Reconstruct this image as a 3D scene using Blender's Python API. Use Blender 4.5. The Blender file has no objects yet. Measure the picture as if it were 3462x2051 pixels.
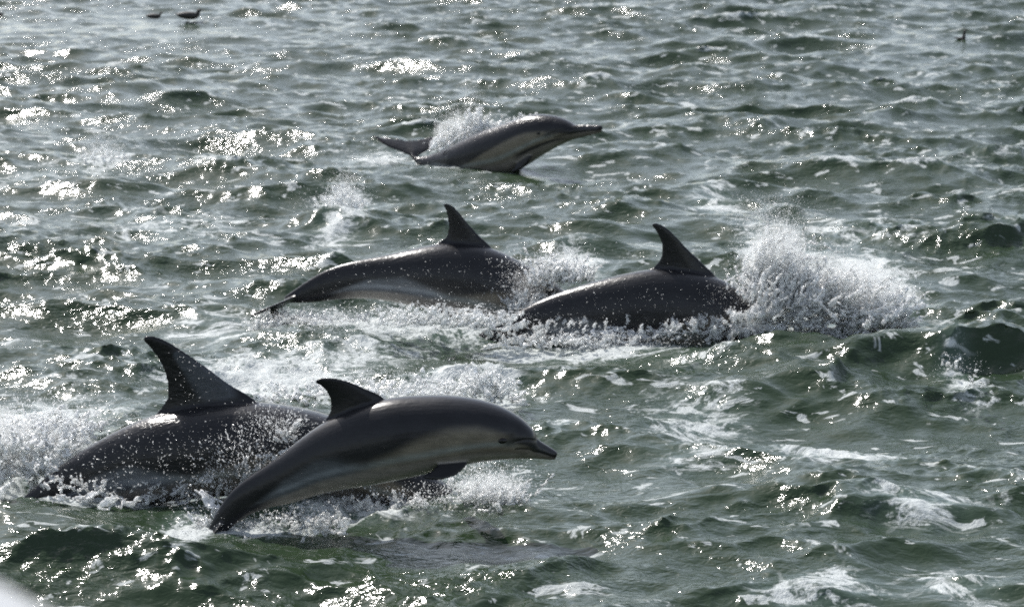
import bpy, math, random
import numpy as np
from mathutils import Vector

S = bpy.context.scene
COL = S.collection
rng = np.random.default_rng(7)
random.seed(7)

# ------------------------------------------------------------------ camera, sky, sun, exposure
W0, H0, FPX = 3462.0, 2051.0, 10000.0          # photograph size, focal length in its pixels
PITCH = math.atan(1625.5 / FPX)                # horizon lies about 600 px above the picture
CAMH = 2.95
cam_d = bpy.data.cameras.new('camera')
cam_d.sensor_width = 36.0
cam_d.lens = 36.0 * FPX / W0
cam_d.clip_start = 0.05
cam_d.clip_end = 20000.0
cam_d.dof.use_dof = True
cam_d.dof.focus_distance = 12.9
cam_d.dof.aperture_fstop = 6.3
cam = bpy.data.objects.new('camera', cam_d)
cam.location = (0, 0, CAMH)
cam.rotation_euler = (math.pi / 2 - PITCH, 0, 0)
COL.objects.link(cam)
S.camera = cam

SUN_EL, SUN_AZ = math.radians(48.0), math.radians(-31.0)     # azimuth from +Y, negative = to the left
world = bpy.data.worlds.new('World')
S.world = world
world.use_nodes = True
wn = world.node_tree
wn.nodes.clear()
sky = wn.nodes.new('ShaderNodeTexSky')
sky.sky_type = 'NISHITA'
sky.sun_disc = False
sky.sun_elevation = SUN_EL
sky.sun_rotation = SUN_AZ
sky.air_density = 1.0
sky.dust_density = 1.0
sky.ozone_density = 1.0
hs = wn.nodes.new('ShaderNodeHueSaturation')
hs.inputs['Saturation'].default_value = 0.57
bgn = wn.nodes.new('ShaderNodeBackground')
bgn.inputs['Strength'].default_value = 0.15
wo = wn.nodes.new('ShaderNodeOutputWorld')
wn.links.new(sky.outputs[0], hs.inputs['Color'])
wn.links.new(hs.outputs[0], bgn.inputs['Color'])
wn.links.new(bgn.outputs[0], wo.inputs['Surface'])

sun_d = bpy.data.lights.new('sun', 'SUN')
sun_d.energy = 4.2
sun_d.angle = math.radians(0.53)
sun_d.color = (1.0, 0.965, 0.92)
sun = bpy.data.objects.new('sun', sun_d)
to_sun = Vector((math.sin(SUN_AZ) * math.cos(SUN_EL), math.cos(SUN_AZ) * math.cos(SUN_EL), math.sin(SUN_EL)))
sun.rotation_euler = to_sun.to_track_quat('Z', 'Y').to_euler()
sun.location = (-6, 12, 12)
COL.objects.link(sun)

S.view_settings.view_transform = 'Standard'
S.view_settings.look = 'None'
S.view_settings.exposure = 0.32
S.view_settings.gamma = 1.0
S.view_settings.use_curve_mapping = False
S.cycles.use_denoising = False
S.cycles.filter_width = 1.8
S.cycles.max_bounces = 8
S.cycles.volume_bounces = 2
S.cycles.transmission_bounces = 4
S.cycles.transparent_max_bounces = 8
S.cycles.sample_clamp_direct = 0.0
S.cycles.sample_clamp_indirect = 4.0
S.cycles.caustics_reflective = False
S.cycles.caustics_refractive = False

# ------------------------------------------------------------------ pixel -> direction / point
CP, SP = math.cos(PITCH), math.sin(PITCH)

def ray(px, py):
    px = np.asarray(px, float); py = np.asarray(py, float)
    u = (px - W0 / 2) / FPX
    v = (py - H0 / 2) / FPX
    return np.stack([u, CP - v * SP, -SP - v * CP], -1)

def on_water(px, py, z=0.0):
    d = ray(px, py)
    t = (z - CAMH) / d[..., 2]
    p = d * t[..., None]
    p[..., 2] += CAMH
    return p

def on_plane(px, py, p0, yaw):
    """point where the pixel's ray meets the upright plane through p0 that runs along yaw"""
    n = np.array([-math.sin(yaw), math.cos(yaw), 0.0])
    o = np.array([0, 0, CAMH])
    d = ray(px, py)
    t = np.dot(np.asarray(p0) - o, n) / (d @ n)
    return o + d * t[..., None]

def at_depth(px, py, y):
    d = ray(px, py)
    t = np.asarray(y) / d[..., 1]
    p = d * t[..., None]
    p[..., 2] += CAMH
    return p

# ------------------------------------------------------------------ mesh helpers
def tag(o, label=None, cat=None, group=None, kind=None):
    if label: o['label'] = label
    if cat: o['category'] = cat
    if group: o['group'] = group
    if kind: o['kind'] = kind
    return o

def mesh_np(name, V, F, smooth=True):
    """V (n,3), F (m,k) constant-size faces"""
    V = np.asarray(V, np.float32); F = np.asarray(F, np.int32)
    me = bpy.data.meshes.new(name)
    m, k = F.shape
    me.vertices.add(len(V)); me.loops.add(m * k); me.polygons.add(m)
    me.vertices.foreach_set('co', V.ravel())
    me.loops.foreach_set('vertex_index', F.ravel())
    me.polygons.foreach_set('loop_start', np.arange(0, m * k, k, dtype=np.int32))
    try:
        me.polygons.foreach_set('loop_total', np.full(m, k, np.int32))
    except Exception:
        pass
    me.update(calc_edges=True)
    if smooth:
        me.polygons.foreach_set('use_smooth', np.ones(m, bool))
    return me

def obj(name, me, mat=None, parent=None, loc=None):
    o = bpy.data.objects.new(name, me)
    COL.objects.link(o)
    if mat: me.materials.append(mat)
    if loc is not None: o.location = loc
    if parent:
        o.parent = parent
    return o

class Shell:
    """collects closed shells of mixed faces"""
    def __init__(s): s.v = []; s.f = []; s.n = 0
    def add(s, V, F):
        s.v.extend([tuple(p) for p in V]); s.f.extend([tuple(int(i) + s.n for i in f) for f in F]); s.n += len(V)
    def rings(s, R, cap=True):
        """R: (n, k, 3) rings"""
        n, k, _ = R.shape
        V = R.reshape(-1, 3)
        F = []
        for i in range(n - 1):
            for j in range(k):
                j2 = (j + 1) % k
                F.append((i * k + j, i * k + j2, (i + 1) * k + j2, (i + 1) * k + j))
        if cap:
            F.append(tuple(range(k - 1, -1, -1)))
            F.append(tuple((n - 1) * k + j for j in range(k)))
        s.add(V, F)

def remesh(shell, voxel):
    me = bpy.data.meshes.new('tmp')
    me.from_pydata(shell.v, [], shell.f); me.update()
    o = bpy.data.objects.new('tmp', me); COL.objects.link(o)
    # make normals point outwards
    import bmesh
    bm = bmesh.new(); bm.from_mesh(me); bmesh.ops.recalc_face_normals(bm, faces=bm.faces); bm.to_mesh(me); bm.free()
    m = o.modifiers.new('r', 'REMESH'); m.mode = 'VOXEL'; m.voxel_size = voxel
    dg = bpy.context.evaluated_depsgraph_get()
    ev = o.evaluated_get(dg); em = ev.to_mesh()
    nv = len(em.vertices); V = np.empty(nv * 3, np.float32); em.vertices.foreach_get('co', V); V = V.reshape(-1, 3).astype(float)
    nf = len(em.polygons)
    lt = np.empty(nf, np.int32); em.polygons.foreach_get('loop_total', lt)
    L = np.empty(len(em.loops), np.int32); em.loops.foreach_get('vertex_index', L)
    ne = len(em.edges); E = np.empty(ne * 2, np.int32); em.edges.foreach_get('vertices', E); E = E.reshape(-1, 2)
    assert (lt == 4).all()
    F = L.reshape(-1, 4)
    ev.to_mesh_clear()
    bpy.data.objects.remove(o); bpy.data.meshes.remove(me)
    return V, F, E

def relax(V, E, it, a=0.5):
    deg = np.bincount(E.ravel(), minlength=len(V)).astype(float)[:, None]
    for i in range(it):
        for w in (a, -a * 1.02):                      # Taubin: smooths without shrinking
            acc = np.zeros_like(V)
            for c in range(3):
                acc[:, c] = np.bincount(E[:, 0], V[E[:, 1], c], len(V)) + np.bincount(E[:, 1], V[E[:, 0], c], len(V))
            V = V + w * (acc / np.maximum(deg, 1) - V)
    return V

def sstep(a, b, x):
    t = np.clip((x - a) / (b - a), 0, 1)
    return t * t * (3 - 2 * t)

def pchip(xs, ys, x):
    """monotone cubic through (xs, ys); ys may be (n, k)"""
    xs = np.asarray(xs, float); ys = np.asarray(ys, float)
    one = ys.ndim == 1
    if one: ys = ys[:, None]
    h = np.diff(xs)[:, None]; d = np.diff(ys, axis=0) / h
    m = np.zeros_like(ys)
    m[0] = d[0]; m[-1] = d[-1]
    w1 = 2 * h[1:] + h[:-1]; w2 = h[1:] + 2 * h[:-1]
    same = d[:-1] * d[1:] > 0
    with np.errstate(divide='ignore', invalid='ignore'):
        hm = (w1 + w2) / (w1 / d[:-1] + w2 / d[1:])
    m[1:-1] = np.where(same, hm, 0)
    x = np.asarray(x, float)
    i = np.clip(np.searchsorted(xs, x, side='right') - 1, 0, len(xs) - 2)
    hh = h[i]; t = ((x - xs[i])[:, None]) / hh
    r = (2*t**3 - 3*t**2 + 1) * ys[i] + (t**3 - 2*t**2 + t) * hh * m[i] + (-2*t**3 + 3*t**2) * ys[i+1] + (t**3 - t**2) * hh * m[i+1]
    return r[:, 0] if one else r

def catmull(xs, ys, x):
    xs = np.asarray(xs, float); ys = np.asarray(ys, float)
    m = np.gradient(ys, xs, axis=0)
    x = np.asarray(x, float)
    i = np.clip(np.searchsorted(xs, x, side='right') - 1, 0, len(xs) - 2)
    hh = (xs[i+1] - xs[i])[:, None]; t = ((x - xs[i])[:, None]) / hh
    return (2*t**3 - 3*t**2 + 1) * ys[i] + (t**3 - 2*t**2 + t) * hh * m[i] + (-2*t**3 + 3*t**2) * ys[i+1] + (t**3 - t**2) * hh * m[i+1]

# ------------------------------------------------------------------ wave fields
def wave_tile(L, N, lmin, lmax, peak, wdir, spread, seed, fall=2.2):
    r = np.random.default_rng(seed)
    k1 = 2 * np.pi * np.fft.fftfreq(N, L / N)
    kx, ky = np.meshgrid(k1, k1)
    k = np.hypot(kx, ky); k[0, 0] = 1e-6
    kp = 2 * np.pi / peak
    amp = k ** -fall * np.exp(-0.6 * (kp / k) ** 2)
    amp *= (k < 2 * np.pi / lmin) * (k > 2 * np.pi / lmax)
    th = np.arctan2(ky, kx) - wdir
    amp *= np.abs(np.cos(th / 2)) ** spread
    H = amp * (r.standard_normal((N, N)) + 1j * r.standard_normal((N, N)))
    H[0, 0] = 0
    h = np.fft.ifft2(H).real
    dx = np.fft.ifft2(1j * kx / k * H).real
    dy = np.fft.ifft2(1j * ky / k * H).real
    sl = np.fft.ifft2(1j * kx * H).real, np.fft.ifft2(1j * ky * H).real
    return h, dx, dy, math.sqrt((sl[0] ** 2).mean() + (sl[1] ** 2).mean())

def samp(tile, L, x, y):
    N = tile.shape[0]
    fx = (x / L) % 1.0 * N; fy = (y / L) % 1.0 * N
    i = np.floor(fx).astype(int); j = np.floor(fy).astype(int)
    a = fx - i; b = fy - j
    i %= N; j %= N; i2 = (i + 1) % N; j2 = (j + 1) % N
    return (tile[j, i] * (1 - a) + tile[j, i2] * a) * (1 - b) + (tile[j2, i] * (1 - a) + tile[j2, i2] * a) * b

def noise_tile(L, N, lmin, lmax, slope, seed):
    r = np.random.default_rng(seed)
    k1 = 2 * np.pi * np.fft.fftfreq(N, L / N)
    kx, ky = np.meshgrid(k1, k1)
    k = np.hypot(kx, ky); k[0, 0] = 1e-6
    amp = k ** -slope * (k < 2 * np.pi / lmin) * (k > 2 * np.pi / lmax)
    h = np.fft.ifft2(amp * (r.standard_normal((N, N)) + 1j * r.standard_normal((N, N)))).real
    return h / h.std()

LA, LB = 61.0, 4.3
WDIR = math.radians(-105)
hA, dxA, dyA, sA = wave_tile(LA, 2048, 0.10, 6.0, 2.1, WDIR, 5, 3)
hB, dxB, dyB, sB = wave_tile(LB, 512, 0.045, 0.55, 0.34, WDIR + 0.25, 4, 5, 1.75)
kA = 0.049 / hA.std(); hA *= kA; dxA *= kA; dyA *= kA
kB = 0.21 / sB; hB *= kB; dxB *= kB; dyB *= kB
print('slope A', sA * kA)
nzL = noise_tile(40.0, 512, 0.5, 9.0, 1.6, 11)       # slow patches
nzM = noise_tile(9.0, 1024, 0.05, 1.2, 1.5, 12)      # froth
nzF = noise_tile(3.1, 1024, 0.015, 0.14, 1.3, 13)    # fine froth

# hand-placed swells read off the photograph: crest pixel, half length and half depth in metres, height, tilt of the crest
SWELLS = [
    (3080, 1210, 0.90, 0.46, 0.30, 0.12), (3430, 1180, 0.55, 0.45, 0.28, 0.05), (2770, 1340, 0.36, 0.30, 0.18, 0.30),
    (2950, 1760, 0.75, 0.30, 0.12, -0.08), (2330, 1740, 0.55, 0.25, 0.11, 0.00), (1750, 1930, 0.80, 0.28, 0.11, -0.05),
    (150, 1930, 0.55, 0.28, 0.13, 0.00), (900, 1880, 0.50, 0.25, 0.06, 0.0),
    (3330, 830, 0.60, 0.45, 0.17, 0.05), (1960, 860, 0.36, 0.30, 0.20, -0.10), (1110, 775, 0.50, 0.40, 0.18, 0.05),
    (2520, 445, 1.05, 0.80, 0.20, 0.0), (2500, 300, 0.9, 0.8, 0.20, 0.0), (3430, 150, 0.8, 0.9, 0.30, 0.2),
    (1850, 300, 0.9, 0.8, 0.18, 0.0), (500, 310, 0.8, 0.8, 0.20, -0.05), (2350, 155, 1.1, 1.2, 0.18, 0.0),
    (3050, 420, 0.8, 0.7, 0.16, 0.1), (1400, 490, 0.7, 0.5, 0.14, 0.1), (2760, 240, 0.8, 0.9, 0.20, 0.1),
    (350, 640, 0.7, 0.5, 0.14, 0.1), (3200, 250, 0.8, 0.8, 0.18, 0.05), (2900, 565, 0.6, 0.5, 0.12, 0.1),
    (1000, 620, 0.5, 0.4, 0.12, 0.05), (150, 850, 0.7, 0.4, 0.10, -0.1), (600, 900, 0.6, 0.4, 0.12, 0.0),
    (2700, 1175, 0.40, 0.34, 0.27, 0.06), (2900, 1120, 0.35, 0.3, 0.12, 0.1),
    (3350, 1000, 0.5, 0.4, 0.12, 0.1), (300, 1130, 0.8, 0.35, 0.09, 0.05),
]
# where animals lie the random chop is calmed so that the waterline stays where the photograph has it: pixel, rx, ry (m)
CALM = [(715, 1800, 0.5, 0.35), (1150, 1780, 1.0, 0.40), (560, 1690, 1.2, 0.40), (1250, 1720, 0.8, 0.4), (1550, 1100, 1.1, 0.55), (2200, 1150, 1.0, 0.5),
        (640, 105, 1.6, 4.0), (500, 85, 1.6, 4.5), (-10, 90, 1.5, 4.5), (3250, 170, 1.5, 3.0), (1650, 565, 1.1, 0.8), (1350, 525, 0.6, 0.6), (2560, 1080, 0.6, 0.5)]
# foam: centre pixel, half width and half height in pixels, strength (turned into ellipses on the water)
FOAM_PX = [
    (1150, 1730, 330, 60, .80), (1640, 1670, 125, 80, .92), (640, 1800, 120, 75, .75), (900, 1790, 220, 45, .60),
    (90, 1500, 240, 170, .97), (350, 1695, 340, 34, .78), (40, 1640, 120, 60, .75), (330, 1400, 200, 60, .60),
    (900, 1260, 400, 90, .78), (1500, 1320, 270, 75, .80), (1660, 1300, 120, 65, .78), (1900, 1430, 100, 60, .62), (1250, 1200, 300, 60, .50),
    (1270, 1100, 270, 80, .82), (2720, 1140, 220, 50, .66), (1500, 1130, 320, 65, .74), (700, 1100, 280, 70, .48), (2000, 1185, 430, 40, .74), (2400, 1120, 170, 45, .76), (1900, 1250, 350, 40, .42),
    (2780, 1010, 290, 95, 1.0), (2650, 880, 160, 130, .88), (2960, 930, 160, 90, .85), (1950, 900, 120, 65, .74), (2430, 690, 130, 65, .60), (2150, 830, 260, 60, .40),
    (2830, 1530, 360, 70, .64), (2380, 1400, 280, 120, .54), (3250, 1290, 90, 90, .62), (3100, 1760, 320, 70, .58), (2800, 1990, 380, 70, .57), (3250, 1960, 220, 70, .57),
    (2900, 780, 420, 95, .45), (3320, 770, 210, 60, .47), (2330, 1560, 260, 60, .47), (2300, 1240, 300, 60, .42), (3150, 1130, 200, 40, .40),
    (1170, 690, 110, 60, .78), (350, 540, 130, 60, .62), (150, 600, 260, 70, .46), (1500, 545, 160, 45, .62), (1280, 535, 120, 35, .60), (1130, 780, 130, 45, .60), (560, 760, 450, 90, .42), (300, 1180, 300, 70, .46), (700, 960, 240, 50, .36),
    (3300, 530, 200, 40, .34), (1900, 470, 150, 40, .36),
]
def px_ellipse(cx, cy, rx, ry, *rest):
    p = on_water(cx, cy); d = math.sqrt(p[0] ** 2 + p[1] ** 2 + CAMH ** 2)
    return (cx, cy, rx * d / FPX, ry * d / FPX * d / CAMH, *rest)
FOAM = [px_ellipse(*f) for f in FOAM_PX]

def field(lst, x, y, tilt=False):
    out = np.zeros_like(x)
    warp = 0.13 * samp(nzL, 17.0, x, y) if tilt else 0
    for e in lst:
        p = on_water(e[0], e[1])
        X = x - p[0]; Y = y - p[1]
        if tilt:
            Y = Y - e[5] * X + warp
            # steep near side, long back
            Y = np.where(Y < 0, Y / (0.62 * e[3]), Y / (1.35 * e[3]))
            q = (X / e[2]) ** 2
            out += 0.72 * e[4] * np.exp(-q) * (1.4 * np.exp(-1.3 * np.sqrt(Y * Y + .03)) - 0.4 * np.exp(-0.3 * Y * Y))
        else:
            out = np.maximum(out, (e[4] if len(e) > 4 else 1.0) * np.exp(-((X / e[2]) ** 2 + (Y / e[3]) ** 2)))
    return out

def sea(x, y, cell):
    """surface displacement and foam amount at rest position x, y"""
    calm = 1 - 0.6 * field(CALM, x, y)
    fa = np.clip(1.6 - cell * 1.2, 0, 1) * calm
    xs, ys = x * 0.985 + y * 0.17, y * 0.985 - x * 0.17
    h = samp(hA, LA, xs, ys); ddx = samp(dxA, LA, xs, ys); ddy = samp(dyA, LA, xs, ys)
    rough = np.clip(0.72 + 0.75 * samp(nzL, 28.0, x, y) + 0.35 * h / 0.049, 0.12, 2.2)
    fb = np.clip(1.5 - cell * 14, 0, 1) * rough * (1 - 0.38 * sstep(16, 38, y))
    hb = samp(hB, LB, x * 0.93 + y * 0.37, y * 0.93 - x * 0.37)
    bx, by = x * 0.93 + y * 0.37, y * 0.93 - x * 0.37
    ex = samp(dxB, LB, bx, by); ey = samp(dyB, LB, bx, by)
    X = x + 1.12 * fa * (0.985 * ddx - 0.17 * ddy) + 0.9 * fb * (0.93 * ex - 0.37 * ey)
    Y = y + 1.12 * fa * (0.985 * ddy + 0.17 * ddx) + 0.9 * fb * (0.93 * ey + 0.37 * ex)
    Z = fa * h + fb * hb + field(SWELLS, x, y, True)
    foam = field(FOAM, x, y)
    m = samp(nzM, 9.0, x, y); f = samp(nzF, 3.1, x, y)
    lump = np.clip(foam - 0.35, 0, 1)
    near = np.clip(1.5 - cell * 10, 0, 1)
    Z = Z + near * lump * (0.022 * np.abs(m) + 0.012 * f)
    # little whitecaps where the chop is steepest
    crest = np.clip((h / 0.049 - 1.6) * 0.55, 0, 0.62) * fa
    return X, Y, Z, np.maximum(foam, crest * near)

def sea_height(px, py):
    p = on_water(px, py)
    x = np.array([p[0]]); y = np.array([p[1]])
    return sea(x, y, np.array([0.01]))[2][0]

# ------------------------------------------------------------------ materials
def new_mat(name):
    m = bpy.data.materials.new(name); m.use_nodes = True
    nt = m.node_tree; nt.nodes.clear()
    out = nt.nodes.new('ShaderNodeOutputMaterial')
    return m, nt, out

def N(nt, t, **kw):
    n = nt.nodes.new(t)
    for k, v in kw.items():
        if k in n.inputs: n.inputs[k].default_value = v
        else: setattr(n, k, v)
    return n

def math_n(nt, op, a, b=None, c=None, clamp=False):
    n = nt.nodes.new('ShaderNodeMath'); n.operation = op; n.use_clamp = clamp
    for i, q in enumerate((a, b, c)):
        if q is None: continue
        if hasattr(q, 'links'): nt.links.new(q, n.inputs[i])
        else: n.inputs[i].default_value = q
    return n.outputs[0]

def maprange(nt, v, a, b, c=0.0, d=1.0, smooth=True):
    n = nt.nodes.new('ShaderNodeMapRange')
    n.interpolation_type = 'SMOOTHSTEP' if smooth else 'LINEAR'
    nt.links.new(v, n.inputs['Value'])
    for k, q in (('From Min', a), ('From Max', b), ('To Min', c), ('To Max', d)):
        if hasattr(q, 'links'): nt.links.new(q, n.inputs[k])
        else: n.inputs[k].default_value = q
    return n.outputs['Result']

def noise(nt, vec, scale, detail=3.0, rough=0.55, dist=0.0):
    n = nt.nodes.new('ShaderNodeTexNoise')
    n.inputs['Scale'].default_value = scale; n.inputs['Detail'].default_value = detail
    n.inputs['Roughness'].default_value = rough; n.inputs['Distortion'].default_value = dist
    nt.links.new(vec, n.inputs['Vector'])
    return n.outputs['Fac']

def mapping(nt, vec, scale):
    n = nt.nodes.new('ShaderNodeMapping')
    n.inputs['Scale'].default_value = scale
    nt.links.new(vec, n.inputs['Vector'])
    return n.outputs[0]

def sea_material():
    m, nt, out = new_mat('sea_water')
    tc = N(nt, 'ShaderNodeTexCoord'); P = tc.outputs['Object']
    fo = N(nt, 'ShaderNodeAttribute', attribute_name='foam').outputs['Fac']
    # ripples finer than the mesh
    r1 = noise(nt, mapping(nt, P, (0.62, 0.9, 1)), 27, 3, 0.5, 0.5)
    r2 = noise(nt, P, 95, 2, 0.5)
    bp = N(nt, 'ShaderNodeBump', Strength=0.5, Distance=0.0165); nt.links.new(r1, bp.inputs['Height'])
    gust = maprange(nt, noise(nt, mapping(nt, P, (0.6, 0.8, 1)), 1.7, 4, 0.65, 0.5), 0.42, 0.62, 0.4, 0.95)
    nt.links.new(gust, bp.inputs['Strength'])
    bp2 = N(nt, 'ShaderNodeBump', Strength=0.15, Distance=0.002); nt.links.new(r2, bp2.inputs['Height'])
    nt.links.new(bp.outputs[0], bp2.inputs['Normal'])
    # foam broken up by two noises: lacy patches
    w = N(nt, 'ShaderNodeTexNoise', Scale=1.6, Detail=2.0); nt.links.new(P, w.inputs['Vector'])
    wv = N(nt, 'ShaderNodeVectorMath', operation='MULTIPLY_ADD')
    nt.links.new(w.outputs['Color'], wv.inputs[0]); wv.inputs[1].default_value = (0.5, 0.5, 0.5); nt.links.new(P, wv.inputs[2])
    a = noise(nt, mapping(nt, wv.outputs[0], (0.75, 0.8, 1)), 5.0, 6, 0.62, 0.6)
    b = noise(nt, wv.outputs[0], 24, 5, 0.68)
    n_ = math_n(nt, 'ADD', math_n(nt, 'MULTIPLY', a, 0.62), math_n(nt, 'MULTIPLY', b, 0.38))
    thr = math_n(nt, 'SUBTRACT', 0.67, math_n(nt, 'MULTIPLY', fo, 0.40))
    mask = maprange(nt, n_, thr, math_n(nt, 'ADD', thr, 0.09))
    mask = math_n(nt, 'MULTIPLY', mask, maprange(nt, fo, 0.05, 0.25))
    # webs of foam left behind as the patches break up
    vo = N(nt, 'ShaderNodeTexVoronoi', feature='DISTANCE_TO_EDGE', Scale=6.5); nt.links.new(mapping(nt, wv.outputs[0], (0.6, 0.9, 1)), vo.inputs['Vector'])
    lace = maprange(nt, math_n(nt, 'ADD', vo.outputs['Distance'], math_n(nt, 'MULTIPLY', math_n(nt, 'SUBTRACT', b, 0.5), 0.30)), 0.015, 0.06, 1.0, 0.0)
    lace = math_n(nt, 'MULTIPLY', math_n(nt, 'MULTIPLY', lace, maprange(nt, a, 0.42, 0.56)), maprange(nt, fo, 0.18, 0.55, 0.0, 0.8))
    mask = math_n(nt, 'MAXIMUM', mask, lace)
    # small stray flecks
    fl = maprange(nt, noise(nt, mapping(nt, wv.outputs[0], (0.6, 1.0, 1)), 7.5, 4, 0.6, 0.4), 0.605, 0.65)
    mask = math_n(nt, 'MAXIMUM', mask, math_n(nt, 'MULTIPLY', fl, 0.75), clamp=True)
    # bubbles held under the surface round the foam make the water paler there
    aer = maprange(nt, fo, 0.15, 0.95, 0.0, 0.8)
    col = N(nt, 'ShaderNodeMix', data_type='RGBA')
    col.inputs['A'].default_value = (0.024, 0.041, 0.020, 1); col.inputs['B'].default_value = (0.10, 0.145, 0.125, 1)
    nt.links.new(aer, col.inputs['Factor'])
    wat = N(nt, 'ShaderNodeBsdfPrincipled', Roughness=0.125, IOR=1.333)
    nt.links.new(col.outputs['Result'], wat.inputs['Base Color']); nt.links.new(bp2.outputs[0], wat.inputs['Normal'])
    fb = N(nt, 'ShaderNodeBump', Strength=0.9, Distance=0.02); nt.links.new(b, fb.inputs['Height'])
    foam = N(nt, 'ShaderNodeBsdfPrincipled', Roughness=0.5, IOR=1.33)
    foam.inputs['Base Color'].default_value = (0.50, 0.53, 0.52, 1); nt.links.new(fb.outputs[0], foam.inputs['Normal'])
    mx = N(nt, 'ShaderNodeMixShader'); nt.links.new(mask, mx.inputs[0]); nt.links.new(wat.outputs[0], mx.inputs[1]); nt.links.new(foam.outputs[0], mx.inputs[2])
    nt.links.new(mx.outputs[0], out.inputs['Surface'])
    return m

M_SEA = sea_material()

# ------------------------------------------------------------------ the sea: one sheet, fine where the animals are, coarser towards the horizon
def build_sea():
    near, far = 8.0, 66.0
    rows = [near * 1.0021 ** i for i in range(int(math.log(far / near) / math.log(1.0021)) + 1)]
    y = rows[-1]; st = y * 0.0021
    while y < 6000:
        st *= 1.13; y += st; rows.append(y)
    back = []; y = near; st = 0.02
    while y > -400:
        st *= 1.16; y -= st; back.append(y)
    rows = np.array(back[::-1] + rows)
    du = 0.00086
    u = list(np.arange(0, 0.245, du)); x = u[-1]; st = du
    while x < 60:
        st *= 1.22; x += st; u.append(x)
    u = np.array(u); u = np.concatenate([-u[:0:-1], u])
    R = np.maximum(rows, near)
    X = R[:, None] * u[None, :]; Y = np.repeat(rows[:, None], len(u), 1)
    cx = np.gradient(u)[None, :] * R[:, None]; cy = np.repeat(np.abs(np.gradient(rows))[:, None], len(u), 1)
    cell = np.maximum(cx, cy * 0.55)
    x, y, z, foam = sea(X.ravel(), Y.ravel(), cell.ravel())
    n, k = X.shape
    i = np.arange(n - 1)[:, None] * k + np.arange(k - 1)[None, :]
    F = np.stack([i, i + 1, i + k + 1, i + k], -1).reshape(-1, 4)
    me = mesh_np('sea', np.stack([x, y, z], 1), F)
    at = me.attributes.new('foam', 'FLOAT', 'POINT'); at.data.foreach_set('value', foam.astype(np.float32))
    o = obj('sea', me, M_SEA)
    tag(o, 'choppy grey green sea with sun glitter and streaks of foam', 'sea', kind='structure')
    print('sea quads', len(F))
    return o
build_sea()
# ------------------------------------------------------------------ dolphins
def dolphin_material(name, wet):
    m, nt, out = new_mat(name)
    c = N(nt, 'ShaderNodeAttribute', attribute_name='skin').outputs['Color']
    tc = N(nt, 'ShaderNodeTexCoord'); P = tc.outputs['Object']
    v = N(nt, 'ShaderNodeMix', data_type='RGBA', blend_type='MULTIPLY')
    k = maprange(nt, noise(nt, P, 9, 4, 0.6), 0.25, 0.75, 0.82, 1.12)
    k = math_n(nt, 'MULTIPLY', k, maprange(nt, noise(nt, mapping(nt, P, (1.2, 12, 12)), 9, 4, 0.7, 0.3), 0.3, 0.7, 0.86, 1.14))
    comb = N(nt, 'ShaderNodeCombineColor')
    for i in range(3): nt.links.new(k, comb.inputs[i])
    v.inputs['Factor'].default_value = 1.0
    nt.links.new(c, v.inputs['A']); nt.links.new(comb.outputs[0], v.inputs['B'])
    b = N(nt, 'ShaderNodeBump', Strength=0.25 + wet * 0.5, Distance=0.002 + 0.004 * wet)
    nt.links.new(noise(nt, mapping(nt, P, (0.5, 1, 1)), 34 if wet < 0.5 else 48, 3, 0.6, 0.3), b.inputs['Height'])
    p = N(nt, 'ShaderNodeBsdfPrincipled', Roughness=0.33 - 0.10 * wet, IOR=1.38)
    p.inputs['Specular IOR Level'].default_value = 0.36
    p.inputs['Coat Weight'].default_value = 0.2; p.inputs['Coat Roughness'].default_value = 0.16; p.inputs['Coat IOR'].default_value = 1.33
    nt.links.new(v.outputs['Result'], p.inputs['Base Color']); nt.links.new(b.outputs[0], p.inputs['Normal'])
    nt.links.new(p.outputs[0], out.inputs['Surface'])
    return m
M_DRY = dolphin_material('dolphin_skin', 0.0)
M_DAMP = dolphin_material('dolphin_skin_wet', 0.45)
M_SLICK = dolphin_material('dolphin_skin_slick', 0.7)
M_WET = dolphin_material('dolphin_skin_streaming', 1.0)
def plain_mat(name, col, rough, ior=1.45):
    m, nt, out = new_mat(name)
    p = N(nt, 'ShaderNodeBsdfPrincipled', Roughness=rough, IOR=ior); p.inputs['Base Color'].default_value = (*col, 1)
    tc = N(nt, 'ShaderNodeTexCoord')
    b = N(nt, 'ShaderNodeBump', Strength=0.15, Distance=0.002); nt.links.new(noise(nt, tc.outputs['Object'], 60, 3), b.inputs['Height'])
    nt.links.new(b.outputs[0], p.inputs['Normal'])
    nt.links.new(p.outputs[0], out.inputs['Surface'])
    return m
M_EYE = plain_mat('dolphin_eye', (0.006, 0.005, 0.005), 0.06)

WID_S = [0, .012, .03, .060, .073, .09, .12, .16, .20, .27, .35, .42, .50, .58, .66, .74, .82, .90, .96, 1.0]
WID_W = [.0085, .0135, .016, .020, .033, .044, .056, .069, .077, .086, .091, .090, .083, .071, .055, .040, .027, .018, .012, .008]

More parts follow.
